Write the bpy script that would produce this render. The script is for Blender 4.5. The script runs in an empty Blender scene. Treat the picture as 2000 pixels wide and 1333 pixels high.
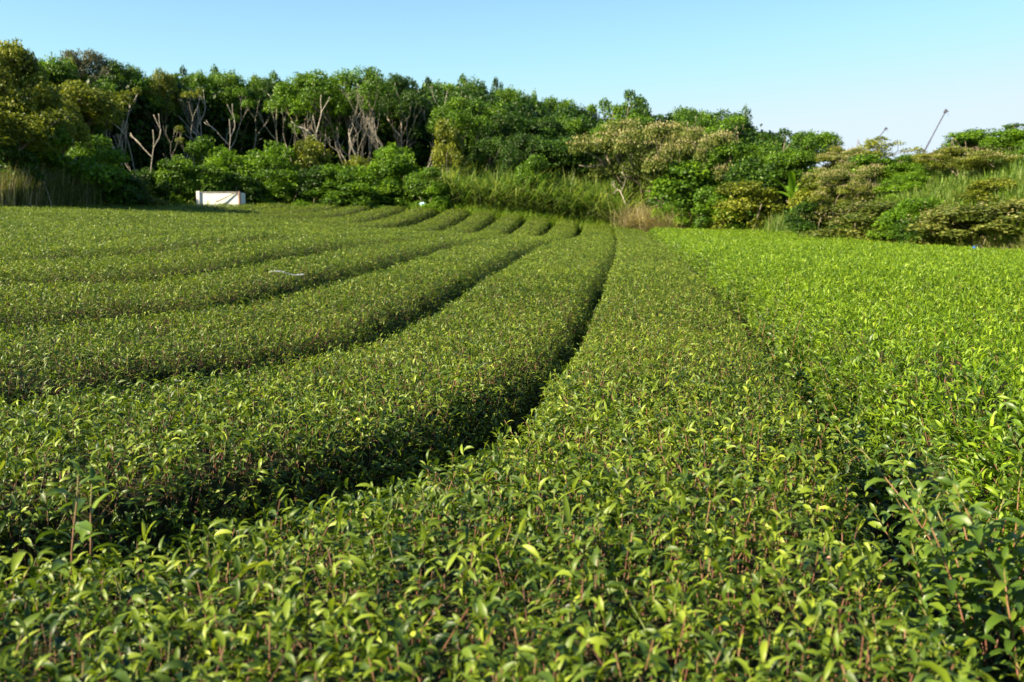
import bpy, math, random
import numpy as np
from mathutils import Vector
R_ = math.radians
S = bpy.context.scene
COL = S.collection
rng = np.random.default_rng(7)
random.seed(7)
EYE = 1.67                       # eye height above the ground under the camera

# ------------------------------------------------------------------ camera, sky, sun, exposure
PITCH = math.atan(236.5 / 1944)
cd = bpy.data.cameras.new('camera'); cam = bpy.data.objects.new('camera', cd); COL.objects.link(cam)
cd.lens = 35; cd.sensor_width = 36; cd.clip_start = .05; cd.clip_end = 3000
cam.location = (0, 0, EYE); cam.rotation_euler = (math.pi / 2 - PITCH, 0, 0)
cd.dof.use_dof = True; cd.dof.focus_distance = 5.0; cd.dof.aperture_fstop = 4.0; cd.dof.aperture_blades = 9
S.camera = cam
SUN_EL, SUN_AZ = R_(36), R_(-111)      # azimuth clockwise from +Y (the view direction)
sl = bpy.data.lights.new('sun', 'SUN'); sun = bpy.data.objects.new('sun', sl); COL.objects.link(sun)
sl.energy = 5.0; sl.angle = R_(.5); sl.color = (1, .87, .60)
sv = Vector((math.sin(SUN_AZ) * math.cos(SUN_EL), math.cos(SUN_AZ) * math.cos(SUN_EL), math.sin(SUN_EL)))
sun.rotation_euler = sv.to_track_quat('Z', 'Y').to_euler()
w = bpy.data.worlds.new('World'); S.world = w; w.use_nodes = True
nt = w.node_tree; bg = nt.nodes['Background']
sk = nt.nodes.new('ShaderNodeTexSky'); sk.sky_type = 'NISHITA'; sk.sun_disc = False
sk.sun_elevation = SUN_EL; sk.sun_rotation = SUN_AZ; sk.air_density = 1.0; sk.dust_density = .1; sk.ozone_density = 1.2
sx_ = nt.nodes.new('ShaderNodeSeparateColor'); cx_ = nt.nodes.new('ShaderNodeCombineColor'); nt.links.new(sk.outputs[0], sx_.inputs[0])
for k_, (f_, c_) in enumerate([(.73, 3.5), (.90, 4.17), (.97, 4.7)]):   # clear, slightly cyan sky
    q_ = nt.nodes.new('ShaderNodeMath'); q_.operation = 'MULTIPLY'; q_.inputs[1].default_value = f_
    p_ = nt.nodes.new('ShaderNodeMath'); p_.operation = 'SMOOTH_MIN'; p_.inputs[1].default_value = c_; p_.inputs[2].default_value = .9
    nt.links.new(sx_.outputs[k_], q_.inputs[0]); nt.links.new(q_.outputs[0], p_.inputs[0]); nt.links.new(p_.outputs[0], cx_.inputs[k_])
nt.links.new(cx_.outputs[0], bg.inputs[0]); bg.inputs[1].default_value = .068
S.view_settings.view_transform = 'Standard'; S.view_settings.look = 'None'; S.view_settings.exposure = 1.72; S.view_settings.gamma = 1
S.cycles.use_denoising = True; S.cycles.max_bounces = 6; S.cycles.diffuse_bounces = 3; S.cycles.transmission_bounces = 3
S.cycles.glossy_bounces = 2; S.cycles.transparent_max_bounces = 4; S.cycles.sample_clamp_indirect = 6

# ------------------------------------------------------------------ materials
def mat(name, stops, rough=.5, transl=0., tcol=None, spec=.5, attr='rnd', noise=None, bump=None):
    m = bpy.data.materials.new(name); m.use_nodes = True; t = m.node_tree; n = t.nodes; L = t.links
    b = n['Principled BSDF']; b.inputs['Roughness'].default_value = rough; b.inputs['Specular IOR Level'].default_value = spec
    cr = n.new('ShaderNodeValToRGB'); e = cr.color_ramp.elements
    while len(e) < len(stops): e.new(.5)
    for k, (p, c) in enumerate(stops): e[k].position = p; e[k].color = (*c, 1)
    if attr:
        a = n.new('ShaderNodeAttribute'); a.attribute_name = attr; L.new(a.outputs['Fac'], cr.inputs[0])
    else:
        tc = n.new('ShaderNodeTexCoord'); nz = n.new('ShaderNodeTexNoise'); nz.inputs['Scale'].default_value = noise or 3
        nz.inputs['Detail'].default_value = 6; nz.inputs['Roughness'].default_value = .65
        L.new(tc.outputs['Object'], nz.inputs[0]); L.new(nz.outputs[0], cr.inputs[0])
        if bump:
            bm = n.new('ShaderNodeBump'); bm.inputs['Strength'].default_value = bump; L.new(nz.outputs[0], bm.inputs['Height']); L.new(bm.outputs[0], b.inputs['Normal'])
    L.new(cr.outputs[0], b.inputs['Base Color'])
    if transl:
        tr = n.new('ShaderNodeBsdfTranslucent'); mx = n.new('ShaderNodeMixShader'); mx.inputs[0].default_value = transl
        mc = n.new('ShaderNodeMix'); mc.data_type = 'RGBA'; mc.blend_type = 'MULTIPLY'; mc.inputs[0].default_value = 1
        mc.inputs[7].default_value = (*(tcol or (1.5, 1.5, .7)), 1)
        L.new(cr.outputs[0], mc.inputs[6]); L.new(mc.outputs[2], tr.inputs[0])
        L.new(b.outputs[0], mx.inputs[1]); L.new(tr.outputs[0], mx.inputs[2]); L.new(mx.outputs[0], n['Material Output'].inputs[0])
    return m

M = {}
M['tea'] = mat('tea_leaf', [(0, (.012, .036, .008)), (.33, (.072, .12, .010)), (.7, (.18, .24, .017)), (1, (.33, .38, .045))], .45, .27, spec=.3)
M['flush'] = mat('tea_flush_leaf', [(0, (.02, .06, .008)), (.4, (.115, .205, .009)), (1, (.30, .41, .02))], .45, .38, spec=.3)
M['dark_tea'] = mat('old_tea_leaf', [(0, (.02, .048, .008)), (.5, (.065, .12, .012)), (1, (.18, .25, .02))], .4, .28, spec=.35)
M['stem'] = mat('tea_stem', [(0, (.075, .028, .016)), (.5, (.14, .052, .026)), (.8, (.19, .1, .045)), (1, (.12, .17, .03))], .6)
M['hull'] = mat('tea_core_shade_tone', [(.3, (.012, .016, .006)), (.55, (.03, .032, .012)), (.75, (.07, .05, .03))], .9, attr=None, noise=30, bump=.6, spec=.1)  # twiggy brown-green core; shade among the inner leaves is put into its colour
M['soil'] = mat('soil', [(.3, (.05, .035, .022)), (.7, (.11, .08, .05))], .95, attr=None, noise=4, bump=.5, spec=.1)
M['bark'] = mat('bark', [(.3, (.10, .08, .055)), (.7, (.24, .2, .15))], .85, attr=None, noise=5, bump=.5, spec=.2)
M['dead'] = mat('dead_wood', [(.3, (.24, .205, .165)), (.7, (.5, .45, .38))], .85, attr=None, noise=5, bump=.4, spec=.2)
def leafmat(k, a, b, c, tr=.3, rough=.5): M[k] = mat(k, [(0, a), (.5, b), (1, c)], rough, tr, spec=.25)
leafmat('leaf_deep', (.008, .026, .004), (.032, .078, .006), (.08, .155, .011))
leafmat('leaf_mid', (.015, .042, .004), (.07, .15, .007), (.18, .30, .013))
leafmat('leaf_bright', (.035, .08, .006), (.10, .2, .01), (.19, .32, .018), .38)
leafmat('leaf_olive', (.04, .06, .006), (.12, .15, .013), (.25, .265, .022))
leafmat('leaf_yellow', (.06, .09, .01), (.17, .2, .014), (.3, .31, .03), .36)
leafmat('leaf_grey', (.05, .06, .03), (.11, .115, .06), (.2, .19, .11), .2)
leafmat('leaf_rust', (.03, .05, .007), (.095, .13, .016), (.24, .24, .06), .25)
leafmat('blossom', (.14, .15, .045), (.27, .25, .10), (.5, .42, .24), .25, .7)
leafmat('reed', (.045, .095, .016), (.125, .215, .038), (.35, .37, .13), .4)
leafmat('reed_dry', (.14, .12, .06), (.36, .31, .17), (.6, .53, .34), .25, .7)
leafmat('reed_dark', (.03, .05, .012), (.09, .115, .028), (.24, .23, .09), .25)
leafmat('weed', (.055, .12, .013), (.15, .255, .026), (.34, .39, .09), .4)
def plain(name, c, c2=None, rough=.6, noise=4, bump=None): M[name] = mat(name, [(.35, c), (.7, c2 or c)], rough, attr=None, noise=noise, bump=bump)
plain('white_paint', (.82, .81, .78), (.68, .66, .6), .6, 3, .1)
plain('grime', (.25, .23, .2), (.5, .47, .42), .8, 8)
plain('rust', (.28, .16, .12), (.45, .34, .28), .8, 9)
plain('blue_plastic', (.01, .12, .75), (.015, .17, .85), .35)
plain('pale_blue', (.35, .6, .8), (.5, .7, .85), .4)
plain('grey_plastic', (.13, .15, .16), (.2, .22, .22), .5)
plain('boom_grey', (.09, .09, .12), (.14, .14, .17), .5)
plain('boom_red', (.7, .12, .06), None, .4)
plain('boom_teal', (.1, .5, .5), None, .4)
plain('brown_leaf', (.4, .2, .12), (.55, .3, .2), .7)
plain('orange_leaf', (.7, .35, .05), (.8, .5, .1), .7)

# ------------------------------------------------------------------ object helpers
def mesh_np(name, V, T, m, rnd=None, smooth=False, mats=None, mi=None):
    """V (n,3); T (k,3) triangles or (k,4) quads"""
    me = bpy.data.meshes.new(name); V = np.asarray(V, np.float32); T = np.asarray(T, np.int32)
    k, q = T.shape
    me.vertices.add(len(V)); me.vertices.foreach_set('co', V.ravel())
    me.loops.add(k * q); me.loops.foreach_set('vertex_index', T.ravel())
    me.polygons.add(k); me.polygons.foreach_set('loop_start', np.arange(0, k * q, q, dtype=np.int32))
    if smooth: me.polygons.foreach_set('use_smooth', np.ones(k, bool))
    for x in ([m] if m else []) + (mats or []): me.materials.append(x)
    if mi is not None: me.polygons.foreach_set('material_index', np.asarray(mi, np.int32))
    if rnd is not None:
        a = me.attributes.new('rnd', 'FLOAT', 'POINT'); a.data.foreach_set('value', np.clip(rnd, 0, 1).astype(np.float32))
    me.update(calc_edges=True)
    return me
def link(name, me, parent=None, loc=None):
    o = bpy.data.objects.new(name, me); COL.objects.link(o)
    if parent: o.parent = parent
    if loc is not None: o.location = loc
    return o
def tag(o, label=None, cat=None, group=None, kind=None):
    if label: o['label'] = label
    if cat: o['category'] = cat
    if group: o['group'] = group
    if kind: o['kind'] = kind
    return o
def empty(name, loc, label, cat, group=None):
    return tag(link(name, None, None, loc), label, cat, group)
class Acc:
    """collects vertex/triangle arrays"""
    def __init__(s): s.V = []; s.T = []; s.C = []; s.n = 0
    def add(s, V, T, c=None):
        V = np.asarray(V, float).reshape(-1, 3); s.V.append(V); s.T.append(np.asarray(T, int) + s.n); s.n += len(V)
        s.C.append(np.full(len(V), .5) if c is None else np.broadcast_to(c, (len(V),)))
    def mesh(s, name, m, smooth=False): return mesh_np(name, np.concatenate(s.V), np.concatenate(s.T), m, np.concatenate(s.C), smooth)
def nrm(a): return a / np.maximum(np.linalg.norm(a, axis=-1, keepdims=True), 1e-9)

# ------------------------------------------------------------------ terrain
def ray(px, py):
    a = (px - 1000) / 1944; b = -(py - 666.5) / 1944
    d = np.array([a, math.cos(PITCH) + b * math.sin(PITCH), -math.sin(PITCH) + b * math.cos(PITCH)]); return d / d[1]
CP = [(0,650,6.5),(0,572,8.6),(0,520,11),(0,480,15),(0,455,20),(0,430,28),(0,407,42),(250,625,7.6),(250,563,9.6),(250,505,12.5),(250,450,22),
(250,425,32),(200,403,50),(500,715,5.9),(500,595,8.6),(500,535,10.8),(500,490,14),(500,465,18),(500,447,28),(500,436,40),(500,400,58),(750,650,7.8),
(750,525,14),(750,485,20),(750,463,30),(740,452,42),(700,402,60),(1000,518,17.5),(1000,470,34),(1000,463,46),(950,414,61),(1100,700,6.3),
(1140,620,8.9),(1190,480,31),(1200,465,45),(1200,447,58),(1440,600,10),(1330,500,23),(1265,452,58),(1600,560,12),(1600,475,42),(1500,460,49),
(1800,600,10),(2000,650,8),(2000,560,12.5),(2000,503,31),(1800,490,37),(1900,530,18)]
KP = [(ray(a, b)[0] * d, d, ray(a, b)[2] * d) for a, b, d in CP] + [(x, y, -.87 + max(0, -x - 2) * .03) for x in (-4, -2, 0, 2, 4) for y in (-3, 0, 3)]
KP = np.array(KP)
def _U(r2): return np.where(r2 > 0, r2 * np.log(np.maximum(r2, 1e-9)) * .5, 0)
_n = len(KP); _P = np.c_[np.ones(_n), KP[:, :2]]
_K = _U(((KP[:, None, :2] - KP[None, :, :2]) ** 2).sum(-1)) + 2 * np.eye(_n)
_W = np.linalg.solve(np.block([[_K, _P], [_P.T, np.zeros((3, 3))]]), np.r_[KP[:, 2], 0, 0, 0])
def tops(x, y):                                     # height of the plucking surface
    x, y = np.broadcast_arrays(np.asarray(x, float), np.asarray(y, float)); sh = x.shape
    x = np.clip(x.ravel(), -34, 30); y = np.clip(y.ravel(), -4, 64)
    o = np.empty(len(x))
    for i in range(0, len(x), 100000):
        q = np.c_[x[i:i+100000], y[i:i+100000]]
        o[i:i+100000] = _U(((q[:, None] - KP[None, :, :2]) ** 2).sum(-1)) @ _W[:-3] + _W[-3] + q @ _W[-2:]
    return o.reshape(sh) + EYE
# coarse lookup grid for speed
_gx = np.arange(-34, 30.01, .5); _gy = np.arange(-4, 64.01, .5)
_GT = tops(*np.meshgrid(_gx, _gy))
def Tp(x, y):
    x = np.clip((np.asarray(x, float) + 34) / .5, 0, len(_gx) - 1.001); y = np.clip((np.asarray(y, float) + 4) / .5, 0, len(_gy) - 1.001)
    i = x.astype(int); j = y.astype(int); a = x - i; b = y - j
    return (_GT[j, i] * (1-a) + _GT[j, i+1] * a) * (1-b) + (_GT[j+1, i] * (1-a) + _GT[j+1, i+1] * a) * b
_eu = [-.8, -.51, -.41, -.257, -.05, .07, .14, .26, .36, .43, .514, .7]; _ed = [36, 42, 49, 58, 61, 60.5, 58, 49, 40.5, 36, 31.5, 26]
def edge(u): return np.interp(u, _eu, _ed)
HH = .8
def ground(x, y):
    x = np.asarray(x, float); y = np.asarray(y, float)
    u = x / np.maximum(y, 4); e = y - edge(u)
    hill = np.interp(u, [-.6, -.3, .1, .25, .36, .5, .6], [5.5, 5, 5, 5, 6, 7.6, 8]); Ln = np.interp(u, [-.6, .1, .25, .36, .5], [45, 45, 30, 12, 12])
    ee = np.clip(e, 0, None)
    h = hill * (1 - np.exp(-ee / Ln)) + .12 * np.sin(x * .9 + y * .3) * np.clip(ee / 3, 0, 1)
    far = np.clip((np.hypot(x, y) - 120) / 400, 0, 1)
    return (Tp(x, y) - HH + h) * (1 - far) + (-2) * far

def build_ground():
    def rng_axis(fine, far):
        a = list(np.arange(-fine, fine + .01, 1.0)); s = 1.0; p = fine
        while p < far: s *= 1.35; p += s; a = [-p] + a + [p]
        return np.array(a)
    gx = rng_axis(45, 2000); gy = rng_axis(75, 2000) + 20
    X, Y = np.meshgrid(gx, gy); Z = ground(X, Y)
    ny, nx = X.shape; i = np.arange((ny - 1) * (nx - 1)); r = i // (nx - 1) * nx + i % (nx - 1)
    o = link('ground', mesh_np('ground', np.c_[X.ravel(), Y.ravel(), Z.ravel()], np.c_[r, r+1, r+nx+1, r+nx], M['soil'], smooth=True))
    tag(o, kind='structure')
build_ground()

# ------------------------------------------------------------------ leaves
GA = 2.399963
def leaves(P, up, az, L, Wd, e0, kap, roll, lod):
    """all arrays of length n. returns V (n,v,3), T (n,t,3)"""
    n = len(P); side = nrm(np.cross(up, az))
    def along(s):
        e = e0 - kap * s
        return (np.sin(e)[:, None] * up + np.cos(e)[:, None] * az)
    if lod == 0: st = [0, .2, .45, .7, .88, 1]; wd = [0, .62, 1, .78, .4, 0]
    elif lod == 1: st = [0, .45, 1]; wd = [0, 1, 0]
    else: st = None
    cr = np.cos(roll)[:, None]; sr = np.sin(roll)[:, None]
    if st is None:                                  # diamond: base, left, tip, right
        d1 = along(.35); nn = nrm(np.cross(side, d1)); sd = side * cr + nn * sr
        mid = P + d1 * (L * .5)[:, None]; tip = mid + along(.9) * (L * .5)[:, None]
        V = np.stack([P, mid + sd * (Wd * .5)[:, None], tip, mid - sd * (Wd * .5)[:, None]], 1)
        return V, np.array([[0, 1, 3], [1, 2, 3]])
    cen = [P]; c = P
    for k in range(1, len(st)):
        ds = st[k] - st[k-1]; c = c + along((st[k] + st[k-1]) / 2) * (L * ds)[:, None]; cen.append(c)
    out = [cen[0]]
    for k in range(1, len(st) - 1):
        d = along(st[k]); nn = nrm(np.cross(side, d)); sd = side * cr + nn * sr; n2 = nn * cr - side * sr
        n2 = n2 * np.sign((n2 * up).sum(-1, keepdims=True) + 1e-6)
        h = (Wd * .5 * wd[k])[:, None]
        out += [cen[k] + sd * h * .92 + n2 * h * .35, cen[k], cen[k] - sd * h * .92 + n2 * h * .35]
    out.append(cen[-1])
    m = len(st) - 2; T = [[0, 1, 2], [0, 2, 3]]
    for k in range(m - 1):
        a = 1 + 3 * k
        T += [[a, a+3, a+4], [a, a+4, a+1], [a+1, a+4, a+5], [a+1, a+5, a+2]]
    a = 1 + 3 * (m - 1); t = a + 3
    T += [[a, t, a+1], [a+1, t, a+2]]
    return np.stack(out, 1), np.array(T)
def perp(up, th):
    a = nrm(np.cross(up, np.tile([.3, .9, .31], (len(up), 1)))); b = np.cross(up, a)
    return a * np.cos(th)[:, None] + b * np.sin(th)[:, None]
def addleaves(acc, V, T, c):
    n, v, _ = V.shape
    acc.add(V.reshape(-1, 3), (T[None] + (np.arange(n) * v)[:, None, None]).reshape(-1, 3), np.repeat(c, v))
def prisms(acc, A, B, r0, r1, c):
    """three sided stems from A to B"""
    d = nrm(B - A); p = perp(d, np.zeros(len(A))); q = np.cross(d, p); n = len(A); vs = []
    for k in range(3):
        a = 2 * math.pi * k / 3; o = p * math.cos(a) + q * math.sin(a)
        vs += [A + o * r0[:, None], B + o * r1[:, None]]
    V = np.stack(vs, 1); T = np.array([[0, 2, 3], [0, 3, 1], [2, 4, 5], [2, 5, 3], [4, 0, 1], [4, 1, 5], [1, 3, 5]])
    acc.add(V.reshape(-1, 3), (T[None] + (np.arange(n) * 6)[:, None, None]).reshape(-1, 3), np.repeat(c, 6))
def fbm(x, y, s=1.0):
    return (np.sin(x * 1.7 * s + 1.3 * np.sin(y * 1.1 * s)) + np.sin(y * 2.3 * s + 1.7 * np.sin(x * 1.9 * s + 2)) + .6 * np.sin((x + y) * 4.1 * s + np.sin(x * 5.3 * s))) / 2.6

class Surf:
    """a sheet given by a vertex grid; random shoots grow from it"""
    def __init__(s, G):                             # G (nt, nw, 3)
        s.G = G; du = np.gradient(G, axis=0); dv = np.gradient(G, axis=1); n = nrm(np.cross(dv, du)); n *= np.sign(n[..., 2:3] + 1e-9); s.N = n
        a = G[1:, 1:] - G[:-1, :-1]; b = G[1:, :-1] - G[:-1, 1:]; s.A = .5 * np.linalg.norm(np.cross(a, b), axis=-1)
        s.C = (G[1:, 1:] + G[:-1, :-1]) / 2
    def sample(s, dens):
        m = s.A * dens(s.C); tot = m.sum(); n = int(tot)
        if n < 1: return np.zeros((0, 3)), np.zeros((0, 3))
        idx = rng.choice(m.size, n, p=(m / tot).ravel()); i = idx // m.shape[1]; j = idx % m.shape[1]
        u = rng.random(n)[:, None]; v = rng.random(n)[:, None]
        f = lambda Q: Q[i, j] * (1-u) * (1-v) + Q[i+1, j] * u * (1-v) + Q[i, j+1] * (1-u) * v + Q[i+1, j+1] * u * v
        return f(s.G), nrm(f(s.N))
    def hull(s, name, m, off, parent, keep=None):
        G = s.G - s.N * off; nt_, nw_ = G.shape[:2]; i = np.arange((nt_-1) * (nw_-1)); r = i // (nw_-1) * nw_ + i % (nw_-1)
        Q = np.c_[r, r+1, r+nw_+1, r+nw_]
        if keep is not None: Q = Q[keep(s.C.reshape(-1, 3))]
        if len(Q) == 0: return
        return link(name, mesh_np(name, G.reshape(-1, 3), Q, m, smooth=True), parent)
def inview(C, mx=1.3):
    x, y = C[..., 0], C[..., 1]
    return (y > .7) & (np.abs(x) < .53 * y + mx) & (y < edge(x / np.maximum(y, 1)) - .2)
def dist(C): return np.hypot(C[..., 0], C[..., 1])
def sizef(d): return np.interp(d, [2, 4, 7, 14, 22, 40, 60], [1.08, .95, .84, .9, 1.15, 1.55, 1.85])
def foliage(P, N, acc, sacc, k, Ls, tall=0., lift=(-.07, .03), ebase=.85, kap=(.7, 2.1), spread=.35, tone=(.0, 1.), stemn=1., wid=(.21, .31)):
    n = len(P); d = dist(P); sc = sizef(d)
    keepz = rng.random(n)
    up = nrm(N * .55 + np.array([0, 0, .85]) + rng.normal(0, spread, (n, 3)))
    base = P + N * rng.uniform(lift[0], lift[1], n)[:, None]
    stl = (rng.uniform(.03, .09, n) + tall * rng.random(n)) * np.minimum(sc, 1.5)
    ton = rng.beta(1.6, 2.0, n)
    lodv = np.where(d < 5.2, 0, np.where(d < 15, 1, 2))
    th0 = rng.uniform(0, 6.28, n)
    if sacc is not None:
        q = (rng.random(n) < stemn * np.interp(d, [2, 5, 10, 15], [.65, .5, .34, .18]))
        if q.any():
            cut = rng.uniform(-.05, .008, q.sum()) * (.6 + .4 * (tall == 0)); low = base[q] - up[q] * rng.uniform(.06, .16, q.sum())[:, None]
            prisms(sacc, low, base[q] + up[q] * (stl[q] + cut)[:, None], rng.uniform(.0012, .0024, q.sum()), rng.uniform(.0009, .0018, q.sum()), rng.random(q.sum()))
    for j in range(k):
        f = (j + .5) / k
        pj = base + up * (stl * f)[:, None]
        L = rng.uniform(*Ls, n) * np.where(rng.random(n) < .03, 1.4, 1) * sc * (1.0 if j else 1.1); Wd = L * rng.uniform(*wid, n)
        az = perp(up, th0 + j * GA + rng.normal(0, .4, n))
        e0 = rng.normal(ebase, .35, n) + .25 * f; kp = rng.uniform(*kap, n); roll = rng.normal(0, .45, n)
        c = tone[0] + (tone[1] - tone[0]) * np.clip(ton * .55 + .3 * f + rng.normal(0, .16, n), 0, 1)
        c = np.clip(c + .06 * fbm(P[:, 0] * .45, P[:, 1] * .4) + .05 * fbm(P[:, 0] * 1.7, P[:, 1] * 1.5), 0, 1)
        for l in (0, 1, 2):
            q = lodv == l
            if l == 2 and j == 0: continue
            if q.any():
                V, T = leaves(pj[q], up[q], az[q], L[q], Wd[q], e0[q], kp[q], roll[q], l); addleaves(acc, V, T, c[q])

# ------------------------------------------------------------------ tea rows
def spline(pts, n):
    p = np.array(pts, float); s = np.r_[0, np.cumsum(np.linalg.norm(np.diff(p, axis=0), axis=1))]
    for _ in range(3):                              # corner cutting keeps the run smooth
        q = [p[0]]
        for a, b in zip(p[:-1], p[1:]): q += [a * .75 + b * .25, a * .25 + b * .75]
        p = np.array(q + [p[-1]])
    s = np.r_[0, np.cumsum(np.linalg.norm(np.diff(p, axis=0), axis=1))]
    t = np.linspace(0, 1, n) ** 1.25 * s[-1]
    return np.c_[np.interp(t, s, p[:, 0]), np.interp(t, s, p[:, 1])]
GAP = {
'R': [(.9,-1.5),(1.0,.5),(1.10,1.5),(1.2,2.3),(1.33,3.0),(1.56,4.15),(1.9,6.4),(2.35,10),(3.05,15.5),(4.05,24),(5.4,35),(6.7,47),(7.6,58)],
'A': [(-3.6,1.3),(-2.4,2.0),(-1.3,2.52),(-.8,2.93),(-.38,3.5),(0,4.6),(.3,6.4),(.65,9),(1.15,13),(1.75,18.2),(2.7,26),(3.4,33),(4.6,44),(5.9,59)],
'B': [(-5,2.9),(-3.5,3.85),(-2.4,4.5),(-1.75,5.4),(-1.3,6.2),(-1.05,7.1),(-.83,8.4),(-.5,11),(-.2,16),(.3,22),(1.2,31),(2.3,40.5),(3.3,49),(4.2,60)],
'C': [(-6.2,4.9),(-4.5,5.9),(-3.3,6.9),(-2.4,8.4),(-2,9.9),(-1.75,12),(-1.62,16),(-1.4,22),(-.6,31),(.6,41),(1.7,50),(2.6,60.5)],
'D': [(-8.2,6.7),(-6,7.9),(-4.5,8.8),(-3.4,10.3),(-3.0,12.5),(-2.9,16),(-2.7,22),(-2.0,31),(-.9,41),(.1,50),(1.0,61)],
'E': [(-10.5,8.4),(-7.5,10),(-5.7,11.1),(-4.5,13.2),(-4.2,17),(-4.0,22),(-3.5,31),(-2.5,41),(-1.5,50),(-.6,61)],
'F': [(-12.5,10.6),(-9,12.2),(-7,13.8),(-5.8,16.5),(-5.5,21),(-5.1,30),(-4.3,40),(-3.1,50),(-2.2,61)],
'G': [(-14.5,12.8),(-11,14.4),(-8.7,16.2),(-7.3,19),(-6.9,24),(-6.6,32),(-6.0,41),(-4.8,51),(-3.9,61)],
'G1': [(-14.5,12.8),(-11,14.4),(-8.7,16.2),(-7.3,19),(-6.9,24),(-6.6,32),(-6.3,38)],
'G2': [(-17,16),(-13,17.5),(-10.2,20),(-8.8,24),(-8.4,30),(-8.3,36.5)],
'G3': [(-19,19.5),(-15,21),(-12,23.5),(-10.8,28),(-10.7,35.5)],
'G4': [(-21,23.5),(-17,25),(-14,28),(-13.2,31),(-13,34.8)],
'G5': [(-23,28),(-19,29.5),(-16.5,31.5),(-16,34)],
'G6': [(-26,32.5),(-22,33),(-19,33.5),(-17,33.8)],
'H0': [(-28,33.5),(-17,34.6),(-11,36.8),(-7.9,40),(-6.2,45),(-5.0,52),(-4.0,61)],
'H': [(-29,35.5),(-18,36.6),(-13,38.6),(-9.6,41.7),(-7.8,46),(-6.8,52),(-5.9,61)],
'I': [(-30,39),(-22,40),(-16,41.8),(-12,44.5),(-9.8,48.3),(-8.6,53),(-7.6,61)],
'J': [(-31,42.5),(-22,43.8),(-16.5,45.8),(-12.7,49),(-10.7,53),(-9.2,61)],
'K': [(-31,46),(-22,47.5),(-16.5,50),(-13.3,53.5),(-11.2,61)],
'L': [(-31,50),(-22,51.5),(-17.5,54),(-14.5,60)],
'N': [(-31,54),(-22,56),(-18.5,60)],
}
SPL = {}
def S_(k, n=260):
    if k not in SPL: SPL[k] = spline(GAP[k], n)
    return SPL[k]
def profile(e, gap=.09, sh=.36, H=HH):
    q = np.clip((e - gap) / sh, 0, 1); return H * (1 - (1 - q) ** 2.6)
wv = np.r_[np.linspace(0, .3, 10), np.linspace(.34, .66, 9), np.linspace(.7, 1, 10)]
def row(a, b, label, dens=1.0):
    A, B = S_(a), S_(b)
    XY = A[:, None] * (1 - wv)[None, :, None] + B[:, None] * wv[None, :, None]
    Wd = np.linalg.norm(A - B, axis=1)[:, None]; e = np.minimum(wv, 1 - wv)[None] * Wd
    wob = .06 * fbm(XY[..., 0] * 2.6, XY[..., 1] * 2.2) + .05 * fbm(XY[..., 0] * 7.1 + 3, XY[..., 1] * 6.3)
    x, y = XY[..., 0], XY[..., 1]; t = Tp(x, y)
    sh = .24; dd = np.hypot(x, y)
    gp = np.interp(dd, [4, 8, 30, 45, 52], [.05, .015, .02, .05, .08]) * np.ones_like(x)
    if b == 'R': gp = np.where(wv[None] > .5, np.interp(dd, [2, 4, 7, 20, 35], [.17, .15, .13, .10, .05]), gp)
    if b == 'A': gp = np.where(wv[None] > .5, np.interp(dd, [2, 4, 5.2, 6.5, 9], [.34, .3, .17, .06, .015]), gp)
    elif b != 'R': gp = np.where(wv[None] > .5, np.interp(dd, [2, 4, 7, 12, 25, 35, 52], [.34, .32, .28, .3, .3, .28, .28]), gp)
    h = profile(e + wob, gap=gp, sh=sh) + .035 * (1 - (2 * wv[None] - 1) ** 2) - .02 + .022 * fbm(x * 1.3, y * 1.1) + .012 * fbm(x * 5, y * 5)
    sf = Surf(np.stack([x, y, t - HH + np.maximum(h, .02)], -1))
    i = len(A) // 6; p = (A[i] + B[i]) / 2
    root = empty('tea_row', (0, 0, 0), label, 'tea row', 'rows of clipped tea bushes')
    sf.hull('shade_toned_core', M['hull'], .07, root, keep=lambda C: (C[:, 1] > -1) & (C[:, 1] < edge(C[:, 0] / np.maximum(C[:, 1], 1)) - .1) & (np.abs(C[:, 0]) < .6 * C[:, 1] + 4))  # closed dark sheet under the leaves, painted as their shaded interior
    def den(C):
        d = dist(C); s = sizef(d)
        return dens * np.where(inview(C), 1, 0) * np.interp(d, [0, 6, 15, 16, 30, 60], [1150, 1080, 880, 1000, 800, 680]) / s ** 2
    if b == 'R': den0 = den; den = lambda C: den0(C) * (1 - .6 * np.exp(-(((C[..., 0] - .92) / .22) ** 2 + ((C[..., 1] - 2.5) / .35) ** 2)))
    P, N = sf.sample(den)
    low = P[:, 2] < (Tp(P[:, 0], P[:, 1]) - .35)     # fewer leaves deep in the gaps
    k = ~low | (rng.random(len(P)) < .3); P, N = P[k], N[k]
    acc = Acc(); sa = Acc()
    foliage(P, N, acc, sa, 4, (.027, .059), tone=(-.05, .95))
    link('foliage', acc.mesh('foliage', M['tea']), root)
    if sa.n: tag(link('stems', sa.mesh('stems', M['stem']), root), kind='stuff')
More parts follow.
